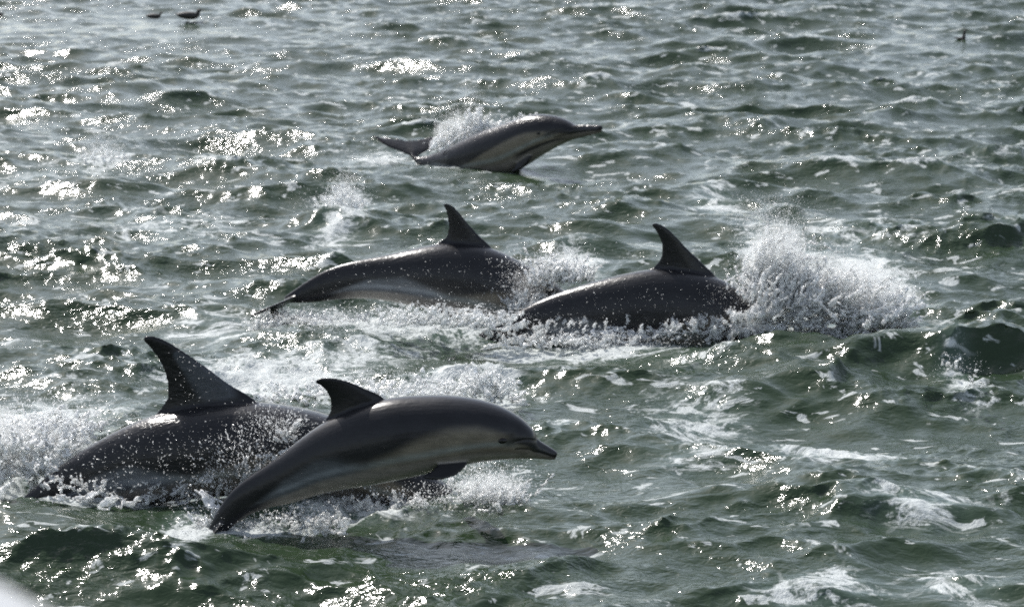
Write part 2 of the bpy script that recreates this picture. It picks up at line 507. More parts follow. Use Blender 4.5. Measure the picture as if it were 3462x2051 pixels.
def ball(name, c, r, mat, parent, squash=(1, 1, 1), seg=14, rg=9):
    V = [(0, 0, 1)]; F = []
    for i in range(1, rg):
        t = math.pi * i / rg
        for j in range(seg):
            p = 2 * math.pi * j / seg
            V.append((math.sin(t) * math.cos(p), math.sin(t) * math.sin(p), math.cos(t)))
    V.append((0, 0, -1))
    for j in range(seg): F.append((0, 1 + j, 1 + (j + 1) % seg))
    for i in range(rg - 2):
        for j in range(seg):
            a = 1 + i * seg + j; b = 1 + i * seg + (j + 1) % seg
            F.append((a, a + seg, b + seg, b))
    e = len(V) - 1
    for j in range(seg): F.append((e, e - seg + (j + 1) % seg, e - seg + j))
    me = bpy.data.meshes.new(name)
    me.from_pydata([(x * r * squash[0], y * r * squash[1], z * r * squash[2]) for x, y, z in V], [], F)
    for p in me.polygons: p.use_smooth = True
    return obj(name, me, mat, parent, c)

VOX = [.006]
def blade(shell, lead, trail, thick, tmin=0.006, n=18, k=8):
    """a fin: leading and trailing edge polylines from root to tip, in 3-D; thickness as share of chord, laid across 'across'"""
    tmin = max(tmin, VOX[0] * 1.15)
    lead = np.asarray(lead, float); trail = np.asarray(trail, float)
    def res(P):
        d = np.r_[0, np.cumsum(np.linalg.norm(np.diff(P, axis=0), axis=1))]; d /= d[-1]
        t = np.linspace(0, 1, n)
        return catmull(d, P, t)
    A, B = res(lead), res(trail)
    up = (A[-1] + B[-1]) / 2 - (A[0] + B[0]) / 2
    ch0 = A[0] - B[0]
    acr = np.cross(ch0, up); acr /= np.linalg.norm(acr)
    cs = np.r_[0.0, 0.04, 0.14, 0.32, 0.55, 0.78, 0.95, 1.0]
    th = np.r_[0.12, 0.52, 0.85, 1.0, 0.84, 0.50, 0.20, 0.08]
    R = []
    for i in range(n):
        c = np.linalg.norm(A[i] - B[i])
        T = max(thick * c * (1 + 0.5 * max(0, 1 - i / (n * 0.18))), tmin)
        top = [A[i] + (B[i] - A[i]) * q + acr * T * h for q, h in zip(cs, th)]
        bot = [A[i] + (B[i] - A[i]) * q - acr * T * h for q, h in zip(cs, th)][::-1]
        R.append(top + bot)
    shell.rings(np.array(R))

def skin_colour(s, v, fin, D):
    """common dolphin hourglass pattern; s along the body, v -1 belly .. 1 back"""
    cape = np.array([.018, .018, .020]); tan = np.array([.140, .122, .095]); pale = np.array([.23, .24, .225]); grey = np.array([.095, .102, .112]); white = np.array([.19, .172, .155]); dark = np.array([.012, .012, .013])
    cs_ = [0, .06, .10, .15, .22, .30, .38, .44, .50, .56, .64, .74, .86, 1]
    cv = [-.35, -.10, -.02, .20, .30, .24, .02, -.22, -.34, -.18, .10, .05, -.55, -1.2]
    vc = np.interp(s, cs_, cv)
    soft = D.get('soft', .12)
    up = sstep(-soft, soft, v - vc)[:, None]
    # front panel tan, rear panel grey
    fr = sstep(.58, .44, s)[:, None]
    tan = tan * D.get('flank', 1.0); white = white * D.get('flank', 1.0)
    flank = tan * fr + grey * (1 - fr)
    # pale stripe along the lower flank
    st = np.interp(s, [.10, .14, .22, .35, .50, .65, .80], [-.16, -.15, -.26, -.34, -.36, -.30, -.25])
    stripe = (np.exp(-((v - st) / .10) ** 2) * sstep(.09, .15, s) * sstep(.86, .72, s))[:, None]
    belly = sstep(-.42, -.62, v)[:, None]
    low = sstep(0.86, 0.74, s)[:, None]
    bellyc = white * low + dark * (1 - low)
    c = flank * (1 - belly) + bellyc * belly
    c = c * (1 - 0.9 * stripe) + (pale * fr + grey * 2.1 * (1 - fr)) * 0.9 * stripe
    c = c * (1 - up) + cape * up
    # dark line from the jaw to the flipper, dark eye patch and beak
    jaw = (np.exp(-((v + .50) / .10) ** 2) * sstep(.07, .10, s) * sstep(.27, .22, s))[:, None] * D.get('jawline', .35)
    c = c * (1 - jaw) + dark * 2 * jaw
    eye = np.exp(-(((s - .128) / .018) ** 2 + ((v + .03) / .16) ** 2))[:, None] * .6
    ring = np.exp(-(((s - .128) / .014) ** 2 + ((v + .03) / .12) ** 2))[:, None] * .8
    c = c * (1 - eye) + dark * 2 * eye
    c = c * (1 - ring) + pale * .55 * ring
    brow = (np.exp(-((v - np.interp(s, [.05, .13], [.32, .0])) / .13) ** 2) * sstep(.045, .06, s) * sstep(.15, .125, s))[:, None] * .7
    c = c * (1 - brow) + dark * brow
    bk = sstep(.075, .05, s)[:, None] * sstep(-.25, .05, v)[:, None]
    c = c * (1 - bk) + np.array([.042, .042, .044]) * bk
    tip = sstep(.016, .004, s)[:, None]
    c = c * (1 - tip) + dark * tip
    # tail stock
    tl = sstep(.86, .95, s)[:, None]
    c = c * (1 - tl) + cape * tl
    c = c * (1 - fin[:, None]) + dark * fin[:, None]
    return c

def dolphin(D):
    VOX[0] = D.get('voxel', .0072)
    ref = on_water(*D['water'])                      # where the flank meets the water
    yaw = D.get('yaw', 0.0)
    st = np.array(D['st'], float)
    ss = st[:, 0]
    T = on_plane(st[:, 1], st[:, 2], ref, yaw); Bm = on_plane(st[:, 3], st[:, 4], ref, yaw)
    L = D['L']
    acr = np.array([-math.sin(yaw), math.cos(yaw), 0.0])           # away from the camera
    s = np.concatenate([np.linspace(0, .12, 34)[:-1], np.linspace(.12, 1, 120)])
    top = pchip(ss, T, s); bot = pchip(ss, Bm, s)
    # soften the stations
    def soft(P):
        for _ in range(26):
            Q = P.copy(); Q[1:-1] = .25 * P[:-2] + .5 * P[1:-1] + .25 * P[2:]
            keep = sstep(.075, .13, s)[:, None]
            P = P * (1 - keep) + Q * keep
        return P
    top, bot = soft(top), soft(bot)
    C = (top + bot) / 2; Hh = (top - bot) / 2
    w = pchip(WID_S, WID_W, s) * L
    hh = np.linalg.norm(Hh, axis=1)
    w = np.minimum(w, hh * 1.12)
    sh = Shell(); K = 44
    ph = np.linspace(0, 2 * np.pi, K, endpoint=False)
    R = np.zeros((len(s), K, 3))
    for i in range(len(s)):
        e = np.interp(s[i], [0, .3, .7, 1], [.92, .95, 1.0, 1.15])
        cy = np.sign(np.cos(ph)) * np.abs(np.cos(ph)) ** e; sy = np.sign(np.sin(ph)) * np.abs(np.sin(ph)) ** e
        R[i] = C[i] + np.outer(sy, Hh[i]) + np.outer(cy * w[i], acr)
    sh.rings(R)
    def pl(q, off=0.0):
        q = np.array(q, float)
        off = np.broadcast_to(off, len(q))
        return np.array([on_plane(a_, b_, ref + acr * o_, yaw) for (a_, b_), o_ in zip(q, off)])
    # dorsal fin
    if 'fin' in D:
        lean = D.get('lean', 0.0)
        ld, tr = pl(D['fin'][0]), pl(D['fin'][1])
        if lean:
            base = (ld[0] + tr[0]) / 2
            for P in (ld, tr):
                dz = P[:, 2] - np.interp(P[:, 0], sorted([tr[0][0], ld[0][0]]), [tr[0][2], ld[0][2]] if tr[0][0] < ld[0][0] else [ld[0][2], tr[0][2]])
                P[:, 2] -= dz * (1 - math.cos(lean)); P += np.outer(dz * math.sin(lean), acr)
        blade(sh, ld, tr, 0.060, 0.006)
    for q in D.get('flippers', []):
        blade(sh, pl(q[0], np.linspace(q[2], q[3], len(q[0]))), pl(q[1], np.linspace(q[2], q[3], len(q[1]))), 0.055, 0.006)
    # flukes: a lobe to each side of the tail stock
    f = D['fluke']
    root = C[-8]; rear = on_plane(f[0], f[1], ref, yaw); dirv = rear - root; ln = np.linalg.norm(dirv); dirv /= ln
    span = D.get('span', .125) * L
    tw = D.get('twist', 0.0)
    upv = np.cross(acr, dirv); upv /= np.linalg.norm(upv)
    lat = acr * math.cos(tw) + upv * math.sin(tw)
    if 'fluke_lat' in D:
        lat = np.array(D['fluke_lat'], float); lat /= np.linalg.norm(lat)
        dirv = np.array(D['fluke_dir'], float); dirv /= np.linalg.norm(dirv); ln = D['fluke_len']; root = rear
    for sg in (-1, 1):
        ld = [root - dirv * 0.02, root + dirv * ln * .22 + lat * sg * span * .32, root + dirv * ln * .55 + lat * sg * span * .72, root + dirv * ln * .98 + lat * sg * span]
        tr = [root + dirv * ln * .72, root + dirv * ln * .82 + lat * sg * span * .35, root + dirv * ln * .90 + lat * sg * span * .72, root + dirv * ln * 1.0 + lat * sg * span]
        blade(sh, ld, tr, 0.045, 0.0055)
    V, F, E = remesh(sh, D.get('voxel', 0.0072))
    V = relax(V, E, 16, .55)
    # body coordinates for the markings
    ax = np.array([math.cos(yaw), math.sin(yaw), 0.0])
    a = (V - ref) @ ax; z = V[:, 2]; lt = (V - ref) @ acr
    sa = np.linspace(0, 1, 400)
    Cd = catmull(s, C, sa); Hd = catmull(s, Hh, sa)
    ca = (Cd - ref) @ ax; cz = Cd[:, 2]; ha = Hd @ ax; hz = Hd[:, 2]
    hl = np.hypot(ha, hz)
    sv = np.empty(len(V)); vv = np.empty(len(V))
    for i0 in range(0, len(V), 20000):
        A = a[i0:i0+20000, None] - ca[None]; Z = z[i0:i0+20000, None] - cz[None]
        along = np.abs((A * hz - Z * ha) / hl); perp = (A * ha + Z * hz) / hl
        cost = along + np.maximum(np.abs(perp) - hl, 0) * 0.5
        j = cost.argmin(1)
        sv[i0:i0+20000] = sa[j]; vv[i0:i0+20000] = perp[np.arange(len(j)), j] / hl[j]
    wd = np.interp(sv, s, w)
    fin = np.clip(sstep(1.03, 1.16, vv) * (sv > .3), 0, 1)
    out = np.abs(lt) / wd
    if D.get('flippers'):
        rad = np.hypot(np.clip(vv, -3, 3), lt / wd)
        fin = np.maximum(fin, sstep(1.045, 1.10, rad) * (vv < -.25) * (sv < .45) * (sv > .13))
    fin = np.maximum(fin, sstep(.965, .99, sv))
    col = skin_colour(sv, vv, fin, D)
    # mouth: a fine groove
    mv = np.interp(sv, [0, .04, .075, .112], [-.14, -.04, -.10, -.30])
    dm = np.abs(vv - mv) * np.interp(sv, s, hh)
    g = np.exp(-(dm / .005) ** 2) * (sv < .112) * (sv > .002)
    V -= acr[None] * (np.sign(lt) * g * 0.004)[:, None]
    low = (sstep(.02, -.12, vv - mv) * sstep(.115, .085, sv))[:, None] * .75
    col = col * (1 - low) + np.array([.125, .112, .095]) * low
    col = col * (1 - .95 * g[:, None])
    cv_ = np.interp(sv, [.062, .075, .112, .125], [.98, .55, .10, -.02])
    dc = np.abs(vv - cv_) * np.interp(sv, s, hh)
    g2 = np.exp(-(dc / .0045) ** 2) * sstep(.055, .066, sv) * sstep(.126, .110, sv)
    V -= acr[None] * (np.sign(lt) * g2 * 0.0035)[:, None]
    col = col * (1 - .7 * g2[:, None])
    if D.get('finpatch'):
        p0, p1, r0, r1 = D['finpatch']
        q0 = on_plane(*p0, ref, yaw); q1 = on_plane(*p1, ref, yaw)
        d = q1 - q0; t = np.clip(((V - q0) @ d) / (d @ d), 0, 1)
        Pq = V - (q0 + t[:, None] * d); Pq -= np.outer(Pq @ acr, acr)
        k = sstep(1.25, .6, np.linalg.norm(Pq, axis=1) / (r0 + (r1 - r0) * t))[:, None] * fin[:, None]
        col = col * (1 - k) + np.array([.060, .066, .076]) * k
    me = mesh_np('dolphin_body', V - ref, F)
    at = me.color_attributes.new('skin', 'FLOAT_COLOR', 'POINT')
    at.data.foreach_set('color', np.concatenate([col, np.ones((len(col), 1))], 1).astype(np.float32).ravel())
    root_o = bpy.data.objects.new('dolphin', None); COL.objects.link(root_o); root_o.location = ref
    root_o.empty_display_size = 0.1
    tag(root_o, D['label'], 'dolphin', 'dolphins leaping through the chop')
    obj('body', me, D['mat'], root_o)
    # eyes
    ex, ey = D['eye']
    pe = on_plane(ex, ey, ref, yaw)
    i = np.argmin(np.linalg.norm(Cd - pe, axis=1) + 0 * sa)
    pv = np.dot(pe - Cd[i], Hd[i]) / np.dot(Hd[i], Hd[i])
    we = np.interp(sa[i], s, w) * math.sqrt(max(0.05, 1 - min(.95, pv * pv)))
    for sg in (-1, 1):
        ball('eye', pe - ref + acr * sg * (we - 0.001), 0.015, M_EYE, root_o, (1.35, .8, .8))
    D['ref'] = ref
    print(D['label'][:30], 'verts', len(V), 'tri', len(F) * 2, 'height max', round(hh.max() * 2, 3))
    return root_o

D1 = dict(label='young dolphin in full leap, slim beak and flipper clear of the water', L=1.66, water=(800, 1790), mat=M_DAMP,
    st=[(0, 1886, 1530, 1876, 1552), (.012, 1876, 1521, 1862, 1553), (.03, 1856, 1508, 1838, 1551), (.056, 1828, 1490, 1808, 1549), (.066, 1816, 1480, 1796, 1549), (.072, 1810, 1466, 1788, 1549), (.082, 1801, 1449, 1774, 1549), (.095, 1786, 1433, 1752, 1549),
        (.12, 1760, 1409, 1718, 1550), (.17, 1700, 1374, 1650, 1554), (.23, 1620, 1349, 1580, 1567), (.32, 1500, 1335, 1470, 1592),
        (.42, 1360, 1339, 1340, 1622), (.50, 1250, 1360, 1235, 1642), (.58, 1150, 1398, 1145, 1656), (.66, 1045, 1459, 1065, 1674), (.74, 950, 1537, 985, 1700),
        (.82, 862, 1597, 905, 1716), (.90, 777, 1661, 835, 1742), (.96, 725, 1740, 775, 1788), (1.0, 690, 1815, 725, 1835)],
    fin=([(1320, 1400), (1296, 1344), (1235, 1313), (1175, 1288), (1116, 1276), (1084, 1277), (1066, 1286)], [(1075, 1475), (1098, 1420), (1116, 1390), (1118, 1358), (1105, 1325), (1086, 1304), (1067, 1294)]),
    flippers=[([(1590, 1535), (1585, 1558), (1570, 1582), (1540, 1606), (1500, 1619), (1450, 1620), (1419, 1611)], [(1490, 1540), (1488, 1548), (1475, 1563), (1462, 1580), (1448, 1594), (1432, 1603), (1419, 1608)], -.075, -.21),
              ([(1600, 1530), (1595, 1545), (1585, 1560), (1560, 1575), (1530, 1580), (1500, 1578)], [(1520, 1525), (1515, 1535), (1505, 1545), (1498, 1560), (1492, 1568), (1488, 1574)], .10, .30)],
    fluke=(640, 1900), voxel=.0050, eye=(1699, 1471), jawline=.2, soft=.2, flank=1.3)
D2 = dict(label='dolphin with tall upright fin and whole tail stock and flukes out of the water', L=2.15, water=(1500, 1082), flank=1.25, mat=M_SLICK,
    st=[(0, 2050, 1150, 2045, 1162), (.03, 2025, 1128, 2015, 1168), (.065, 1990, 1085, 1970, 1172), (.09, 1965, 1040, 1940, 1172), (.15, 1912, 985, 1880, 1165), (.22, 1852, 938, 1812, 1150), (.30, 1772, 890, 1735, 1130),
        (.38, 1685, 847, 1650, 1105), (.45, 1600, 824, 1575, 1085), (.52, 1510, 822, 1490, 1062), (.60, 1412, 838, 1400, 1036), (.68, 1320, 860, 1310, 1016), (.76, 1220, 878, 1225, 1008), (.84, 1130, 900, 1130, 1013),
        (.90, 1062, 933, 1070, 1022), (.95, 1008, 970, 1015, 1024), (1.0, 960, 1003, 966, 1023)],
    fin=([(1690, 880), (1662, 837), (1621, 797), (1585, 757), (1557, 723), (1528, 694), (1508, 687)], [(1440, 850), (1480, 818), (1503, 801), (1509, 772), (1509, 742), (1503, 710), (1496, 693)]),
    fluke=(868, 1072), twist=math.radians(-11), eye=(1925, 1075), flippers=[([(1835, 1120), (1815, 1160), (1780, 1190), (1730, 1200)], [(1770, 1110), (1755, 1140), (1740, 1170), (1722, 1195)], -.15, -.27), ([(1835, 1120), (1815, 1160), (1780, 1190), (1730, 1200)], [(1770, 1110), (1755, 1140), (1740, 1170), (1722, 1195)], .15, .27)])
D3 = dict(label='dolphin diving headfirst into a burst of white spray, tall fin up', L=2.1, water=(2080, 1150), flank=1.3, mat=M_SLICK,
    st=[(0, 2690, 1300, 2676, 1314), (.03, 2668, 1262, 2645, 1310), (.065, 2640, 1205, 2595, 1296), (.09, 2622, 1162, 2568, 1286), (.14, 2590, 1092, 2525, 1268), (.20, 2548, 1024, 2480, 1248), (.27, 2492, 970, 2430, 1230),
        (.34, 2418, 935, 2375, 1216), (.40, 2330, 914, 2290, 1216), (.45, 2240, 906, 2205, 1214), (.52, 2130, 922, 2105, 1205), (.60, 2020, 949, 2005, 1190), (.68, 1910, 981, 1905, 1176), (.76, 1814, 1019, 1822, 1162), (.84, 1725, 1068, 1738, 1166),
        (.92, 1640, 1115, 1655, 1175), (1.0, 1560, 1172, 1570, 1192)],
    fin=([(2450, 980), (2424, 938), (2359, 874), (2317, 832), (2275, 788), (2240, 761), (2212, 753)], [(2170, 935), (2203, 903), (2221, 880), (2227, 848), (2221, 810), (2210, 780), (2200, 762)]),
    fluke=(1480, 1260), eye=(2575, 1185), flippers=[([(2470, 1225), (2450, 1265), (2410, 1300), (2360, 1315)], [(2400, 1215), (2385, 1250), (2370, 1280), (2355, 1308)], -.13, -.24), ([(2500, 1160), (2480, 1200), (2440, 1235), (2390, 1250)], [(2430, 1160), (2415, 1190), (2400, 1220), (2385, 1245)], .15, .27)])
D4 = dict(label='big glistening dolphin with large swept fin, its head hidden behind the leaping young one', L=2.2, water=(600, 1692), mat=M_WET,
    st=[(0, 1655, 1772, 1642, 1790), (.03, 1612, 1735, 1590, 1788), (.065, 1558, 1680, 1515, 1785), (.09, 1518, 1642, 1458, 1775), (.14, 1418, 1570, 1350, 1740), (.20, 1280, 1480, 1218, 1695), (.27, 1112, 1402, 1076, 1665),
        (.34, 960, 1369, 940, 1664), (.40, 850, 1358, 835, 1668), (.46, 720, 1362, 720, 1676), (.53, 600, 1384, 605, 1688), (.60, 490, 1412, 505, 1700), (.68, 380, 1463, 405, 1705), (.76, 275, 1523, 305, 1710), (.84, 185, 1588, 212, 1715), (.92, 105, 1655, 130, 1732), (1.0, 25, 1735, 45, 1757)],
    fin=([(905, 1400), (867, 1355), (774, 1297), (683, 1229), (605, 1176), (555, 1147), (514, 1135), (490, 1136)], [(505, 1425), (540, 1382), (560, 1353), (564, 1317), (553, 1262), (532, 1217), (505, 1178), (480, 1146)]),
    fluke=(-60, 1840), eye=(1440, 1690), finpatch=((600, 1200), (735, 1325), .02, .085), jawline=.6,
    flippers=[([(1330, 1690), (1300, 1740), (1240, 1780), (1180, 1790)], [(1240, 1690), (1225, 1720), (1200, 1750), (1172, 1784)], -.17, -.22), ([(1330, 1690), (1300, 1740), (1240, 1780), (1180, 1790)], [(1240, 1690), (1225, 1720), (1200, 1750), (1172, 1784)], .17, .30)])
D5 = dict(label='long beaked dolphin bursting out beyond the others, pale flank and one dark fluke showing', L=2.15, water=(1700, 566), yaw=math.radians(-28), soft=.10, flank=1.2, mat=M_WET, voxel=0.0088,
    st=[(0, 2037, 425, 2033, 448), (.02, 2018, 423, 2008, 455), (.055, 1975, 421, 1960, 467), (.075, 1945, 422, 1936, 473), (.09, 1925, 411, 1915, 482), (.12, 1893, 396, 1880, 498), (.17, 1845, 385, 1828, 528), (.24, 1788, 388, 1772, 565), (.32, 1722, 411, 1715, 592),
        (.42, 1640, 438, 1640, 600), (.52, 1562, 474, 1570, 600), (.62, 1500, 505, 1508, 590), (.74, 1445, 526, 1458, 582), (.84, 1415, 530, 1425, 566), (.92, 1402, 526, 1408, 549), (1.0, 1390, 520, 1394, 534)],
    fin=([(1640, 470), (1625, 435), (1600, 405), (1575, 385), (1555, 380)], [(1545, 505), (1560, 470), (1566, 440), (1562, 410), (1550, 388)]), lean=math.radians(72),
    fluke=(1402, 530), fluke_lat=(-1, -.2, -.02), fluke_dir=(-.12, .8, .5), fluke_len=.33, span=.16, eye=(1848, 446), jawline=.95,
    flippers=[([(1800, 528), (1786, 552), (1765, 572), (1735, 584)], [(1752, 528), (1748, 545), (1740, 562), (1726, 578)], -.12, -.15), ([(1740, 560), (1725, 580), (1700, 600), (1670, 610)], [(1700, 555), (1690, 575), (1680, 590), (1665, 604)], .12, .22)])
DOLPHINS = [D1, D2, D3, D4, D5]
for D in DOLPHINS: dolphin(D)
# ------------------------------------------------------------------ seabirds
def bird_mat():
    m, nt, out = new_mat('dark_plumage')
    tc = N(nt, 'ShaderNodeTexCoord')
    n = maprange(nt, noise(nt, mapping(nt, tc.outputs['Object'], (1, 3, 3)), 30, 4), 0.3, 0.7)
    c = N(nt, 'ShaderNodeMix', data_type='RGBA'); c.inputs['A'].default_value = (.018, .016, .014, 1); c.inputs['B'].default_value = (.034, .030, .027, 1)
    nt.links.new(n, c.inputs['Factor'])
    p = N(nt, 'ShaderNodeBsdfPrincipled', Roughness=0.6); nt.links.new(c.outputs['Result'], p.inputs['Base Color'])
    b = N(nt, 'ShaderNodeBump', Strength=0.4, Distance=0.003); nt.links.new(n, b.inputs['Height']); nt.links.new(b.outputs[0], p.inputs['Normal'])
    nt.links.new(p.outputs[0], out.inputs['Surface'])
    return m
M_BIRD = bird_mat()
M_BILL = plain_mat('bird_bill', (.16, .13, .10), .4)

def tube_rings(pts, ry, rz, k=16):
    """loft round a centre line in the x-z plane"""
    pts = np.asarray(pts, float); n = len(pts)
    d = np.gradient(pts, axis=0); d /= np.linalg.norm(d, axis=1)[:, None]
    ph = np.linspace(0, 2 * np.pi, k, endpoint=False)
    R = np.zeros((n, k, 3))
    for i in range(n):
        up = np.array([-d[i, 2], 0, d[i, 0]])
        R[i] = pts[i] + np.outer(np.cos(ph) * ry[i], [0, 1, 0]) + np.outer(np.sin(ph) * rz[i], up)
    return R

def fine(pts, n=22):
    pts = np.asarray(pts, float)
    d = np.r_[0, np.cumsum(np.linalg.norm(np.diff(pts[:, :2] if pts.shape[1] < 3 else pts[:, :3], axis=0), axis=1))]
    return catmull(d, pts, np.linspace(0, d[-1], n))

def bird(px, py, label, k, body, neck, bill, turn=0.0):
    """k metres per unit; body and neck rows are x, z, half width, half height"""
    p = on_water(px, py)
    z0 = sea_height(px, py)
    e = bpy.data.objects.new('seabird', None); COL.objects.link(e); e.location = (p[0], p[1], z0 + .04 + .05 * k); e.rotation_euler = (0, 0, turn); e.empty_display_size = .1
    tag(e, label, 'bird', 'dark seabirds sitting on the far water')
    sh = Shell()
    for rows in (body, neck):
        if rows is None: continue
        q = fine(np.array(rows, float) * k)
        pts = np.stack([q[:, 0], 0 * q[:, 0], q[:, 1]], 1)
        sh.rings(tube_rings(pts, np.maximum(q[:, 2], .002), np.maximum(q[:, 3], .002)))
    V, F, E = remesh(sh, .0048 * max(1, k * 2.4)); V = relax(V, E, 4)
    obj('body', mesh_np('bird_body', V, F), M_BIRD, e)
    q = np.array(bill, float) * k
    s2 = Shell(); s2.rings(tube_rings(np.stack([q[:, 0], 0 * q[:, 0], q[:, 1]], 1), q[:, 2], q[:, 3], 8))
    me = bpy.data.meshes.new('bill'); me.from_pydata(s2.v, [], s2.f)
    obj('bill', me, M_BILL, e)
    hx, hz = neck[-2][0] * k, neck[-2][1] * k
    for sg in (-1, 1): ball('eye', (hx + .012 * k, sg * neck[-2][2] * k * .93, hz + .012 * k), .011 * k, M_EYE, e, seg=8, rg=6)
    return e

BODY = [(-.62, .20, .012, .010), (-.52, .155, .07, .025), (-.38, .115, .13, .10), (-.18, .095, .175, .155), (.05, .085, .18, .165), (.24, .07, .14, .14), (.36, .04, .06, .06)]
NECK = [(.20, .04, .12, .12), (.33, .13, .10, .11), (.37, .21, .085, .09), (.40, .28, .08, .08), (.455, .31, .065, .06), (.51, .31, .024, .024)]
BILL = [(.49, .305, .028, .026), (.57, .307, .016, .016), (.70, .303, .003, .004)]
bird(640, 85, 'larger dark seabird with upright neck and cocked tail, long thin bill', 0.36, BODY, NECK, BILL)
NECK2 = [(.20, .05, .11, .10), (.32, .15, .085, .085), (.37, .24, .07, .07), (.42, .30, .07, .066), (.47, .31, .055, .05), (.51, .305, .022, .022)]
BILL2 = [(.49, .302, .026, .022), (.56, .298, .016, .014), (.63, .29, .003, .004)]
bird(522, 64, 'small dark seabird with a short neck, swimming just behind the bigger one', 0.25, BODY, NECK2, BILL2)
bird(-16, 68, 'dark seabird cut off by the picture edge, only its pointed tail showing', 0.26, BODY, NECK, BILL, turn=math.pi)
# a diver: body awash, neck and head straight up
DB = [(-.50, -.15, .01, .01), (-.40, -.17, .08, .03), (-.18, -.20, .15, .07), (.05, -.20, .16, .08), (.22, -.17, .12, .08), (.32, -.15, .05, .05)]
DN = [(.14, -.16, .12, .12), (.20, .0, .088, .095), (.215, .14, .078, .085), (.235, .26, .078, .084), (.29, .325, .07, .07), (.36, .33, .03, .03)]
DBL = [(.33, .335, .026, .024), (.42, .325, .014, .013), (.52, .31, .003, .004)]
bird(3248, 151, 'diving seabird with only its thick dark neck and head above water', 0.21, DB, DN, DBL)

# ------------------------------------------------------------------ the boat the picture is taken from: a corner of its white rail
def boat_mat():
    m, nt, out = new_mat('shaded_white_gelcoat')
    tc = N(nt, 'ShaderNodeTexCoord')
    n = maprange(nt, noise(nt, tc.outputs['Object'], 6, 5), .3, .7, .30, .36)  # white gelcoat greyed in its colour, standing in for cabin shade
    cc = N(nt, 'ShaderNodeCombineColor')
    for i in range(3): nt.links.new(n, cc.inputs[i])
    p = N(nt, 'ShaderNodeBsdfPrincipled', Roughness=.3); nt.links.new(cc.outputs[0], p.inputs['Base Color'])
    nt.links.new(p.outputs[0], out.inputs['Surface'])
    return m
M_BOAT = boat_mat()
def build_boat():
    RZ = CAMH - 0.442
    p0 = np.array([-0.3115, 1.75]); dv = np.array([-.53, .85]); inn = np.array([-.85, -.53])
    e = bpy.data.objects.new('boat', None); COL.objects.link(e); e.location = (p0[0], p0[1], 0); e.empty_display_size = .2
    tag(e, 'white rounded boat rail close by, out of focus', 'boat')
    ts = np.linspace(-2.6, 3.2, 60)
    base = p0[None] + np.outer(ts, dv) + np.outer(.018 * (ts) ** 2, inn)
    def sweep(name, prof):
        R = []
        for b in base:
            R.append([(b[0] + inn[0] * a - p0[0], b[1] + inn[1] * a - p0[1], z) for a, z in prof])
        sh = Shell(); sh.rings(np.array(R))
        me = bpy.data.meshes.new(name); me.from_pydata(sh.v, [], sh.f)
        for q in me.polygons: q.use_smooth = len(q.vertices) == 4
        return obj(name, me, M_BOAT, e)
    r = .03; prof = []
    for (cx, cz, a0) in ((.13 - r, RZ - r, 0), (r, RZ - r, 90), (r, RZ - .09 + r, 180), (.13 - r, RZ - .09 + r, 270)):
        for q in range(0, 91, 15):
            t = math.radians(a0 + q); prof.append((cx + r * math.cos(t), cz + r * math.sin(t)))
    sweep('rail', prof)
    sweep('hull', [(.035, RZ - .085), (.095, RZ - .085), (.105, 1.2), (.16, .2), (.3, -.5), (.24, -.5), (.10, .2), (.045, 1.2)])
build_boat()
# ------------------------------------------------------------------ spray and froth thrown up by the animals
def spray_mat(name, clear, scale):
    """aerated water: light soaks through it, so back-lit spray glows"""
    m, nt, out = new_mat(name)
    p = N(nt, 'ShaderNodeBsdfPrincipled', Roughness=.14, IOR=1.33)
    p.subsurface_method = 'RANDOM_WALK'
    p.inputs['Base Color'].default_value = (.95, .97, .965, 1)
    p.inputs['Subsurface Weight'].default_value = 1.0
    p.inputs['Subsurface Radius'].default_value = (1, 1, 1)
    p.inputs['Subsurface Scale'].default_value = scale
    tr = N(nt, 'ShaderNodeBsdfTransparent'); tr.inputs['Color'].default_value = (.97, .98, .975, 1)
    c = N(nt, 'ShaderNodeMixShader'); c.inputs[0].default_value = clear
    nt.links.new(p.outputs[0], c.inputs[1]); nt.links.new(tr.outputs[0], c.inputs[2])
    nt.links.new(c.outputs[0], out.inputs['Surface'])
    return m
M_SPRAY = spray_mat('white_water', .34, .03)
M_CLEAR = spray_mat('clear_splash', .5, .03)
M_SHEET = spray_mat('water_sheet', .35, .02)
M_DROP = spray_mat('water_drops', .42, .02)
def mist_mat():
    m, nt, out = new_mat('fine_mist')
    v = N(nt, 'ShaderNodeVolumePrincipled', Density=2.2, Anisotropy=.35); v.inputs['Color'].default_value = (.98, .985, .98, 1)
    nt.links.new(v.outputs[0], out.inputs['Volume'])
    return m
M_MIST = mist_mat()

OCT = np.array([(1, 0, 0), (-1, 0, 0), (0, 1, 0), (0, -1, 0), (0, 0, 1), (0, 0, -1)], float)
OCF = np.array([(0, 2, 4), (2, 1, 4), (1, 3, 4), (3, 0, 4), (2, 0, 5), (1, 2, 5), (3, 1, 5), (0, 3, 5)])
_t = (1 + 5 ** .5) / 2
ICO = np.array([(-1, _t, 0), (1, _t, 0), (-1, -_t, 0), (1, -_t, 0), (0, -1, _t), (0, 1, _t), (0, -1, -_t), (0, 1, -_t), (_t, 0, -1), (_t, 0, 1), (-_t, 0, -1), (-_t, 0, 1)], float) / math.hypot(1, _t)
ICF = np.array([(0, 11, 5), (0, 5, 1), (0, 1, 7), (0, 7, 10), (0, 10, 11), (1, 5, 9), (5, 11, 4), (11, 10, 2), (10, 7, 6), (7, 1, 8), (3, 9, 4), (3, 4, 2), (3, 2, 6), (3, 6, 8), (3, 8, 9), (4, 9, 5), (2, 4, 11), (6, 2, 10), (8, 6, 7), (9, 8, 1)])

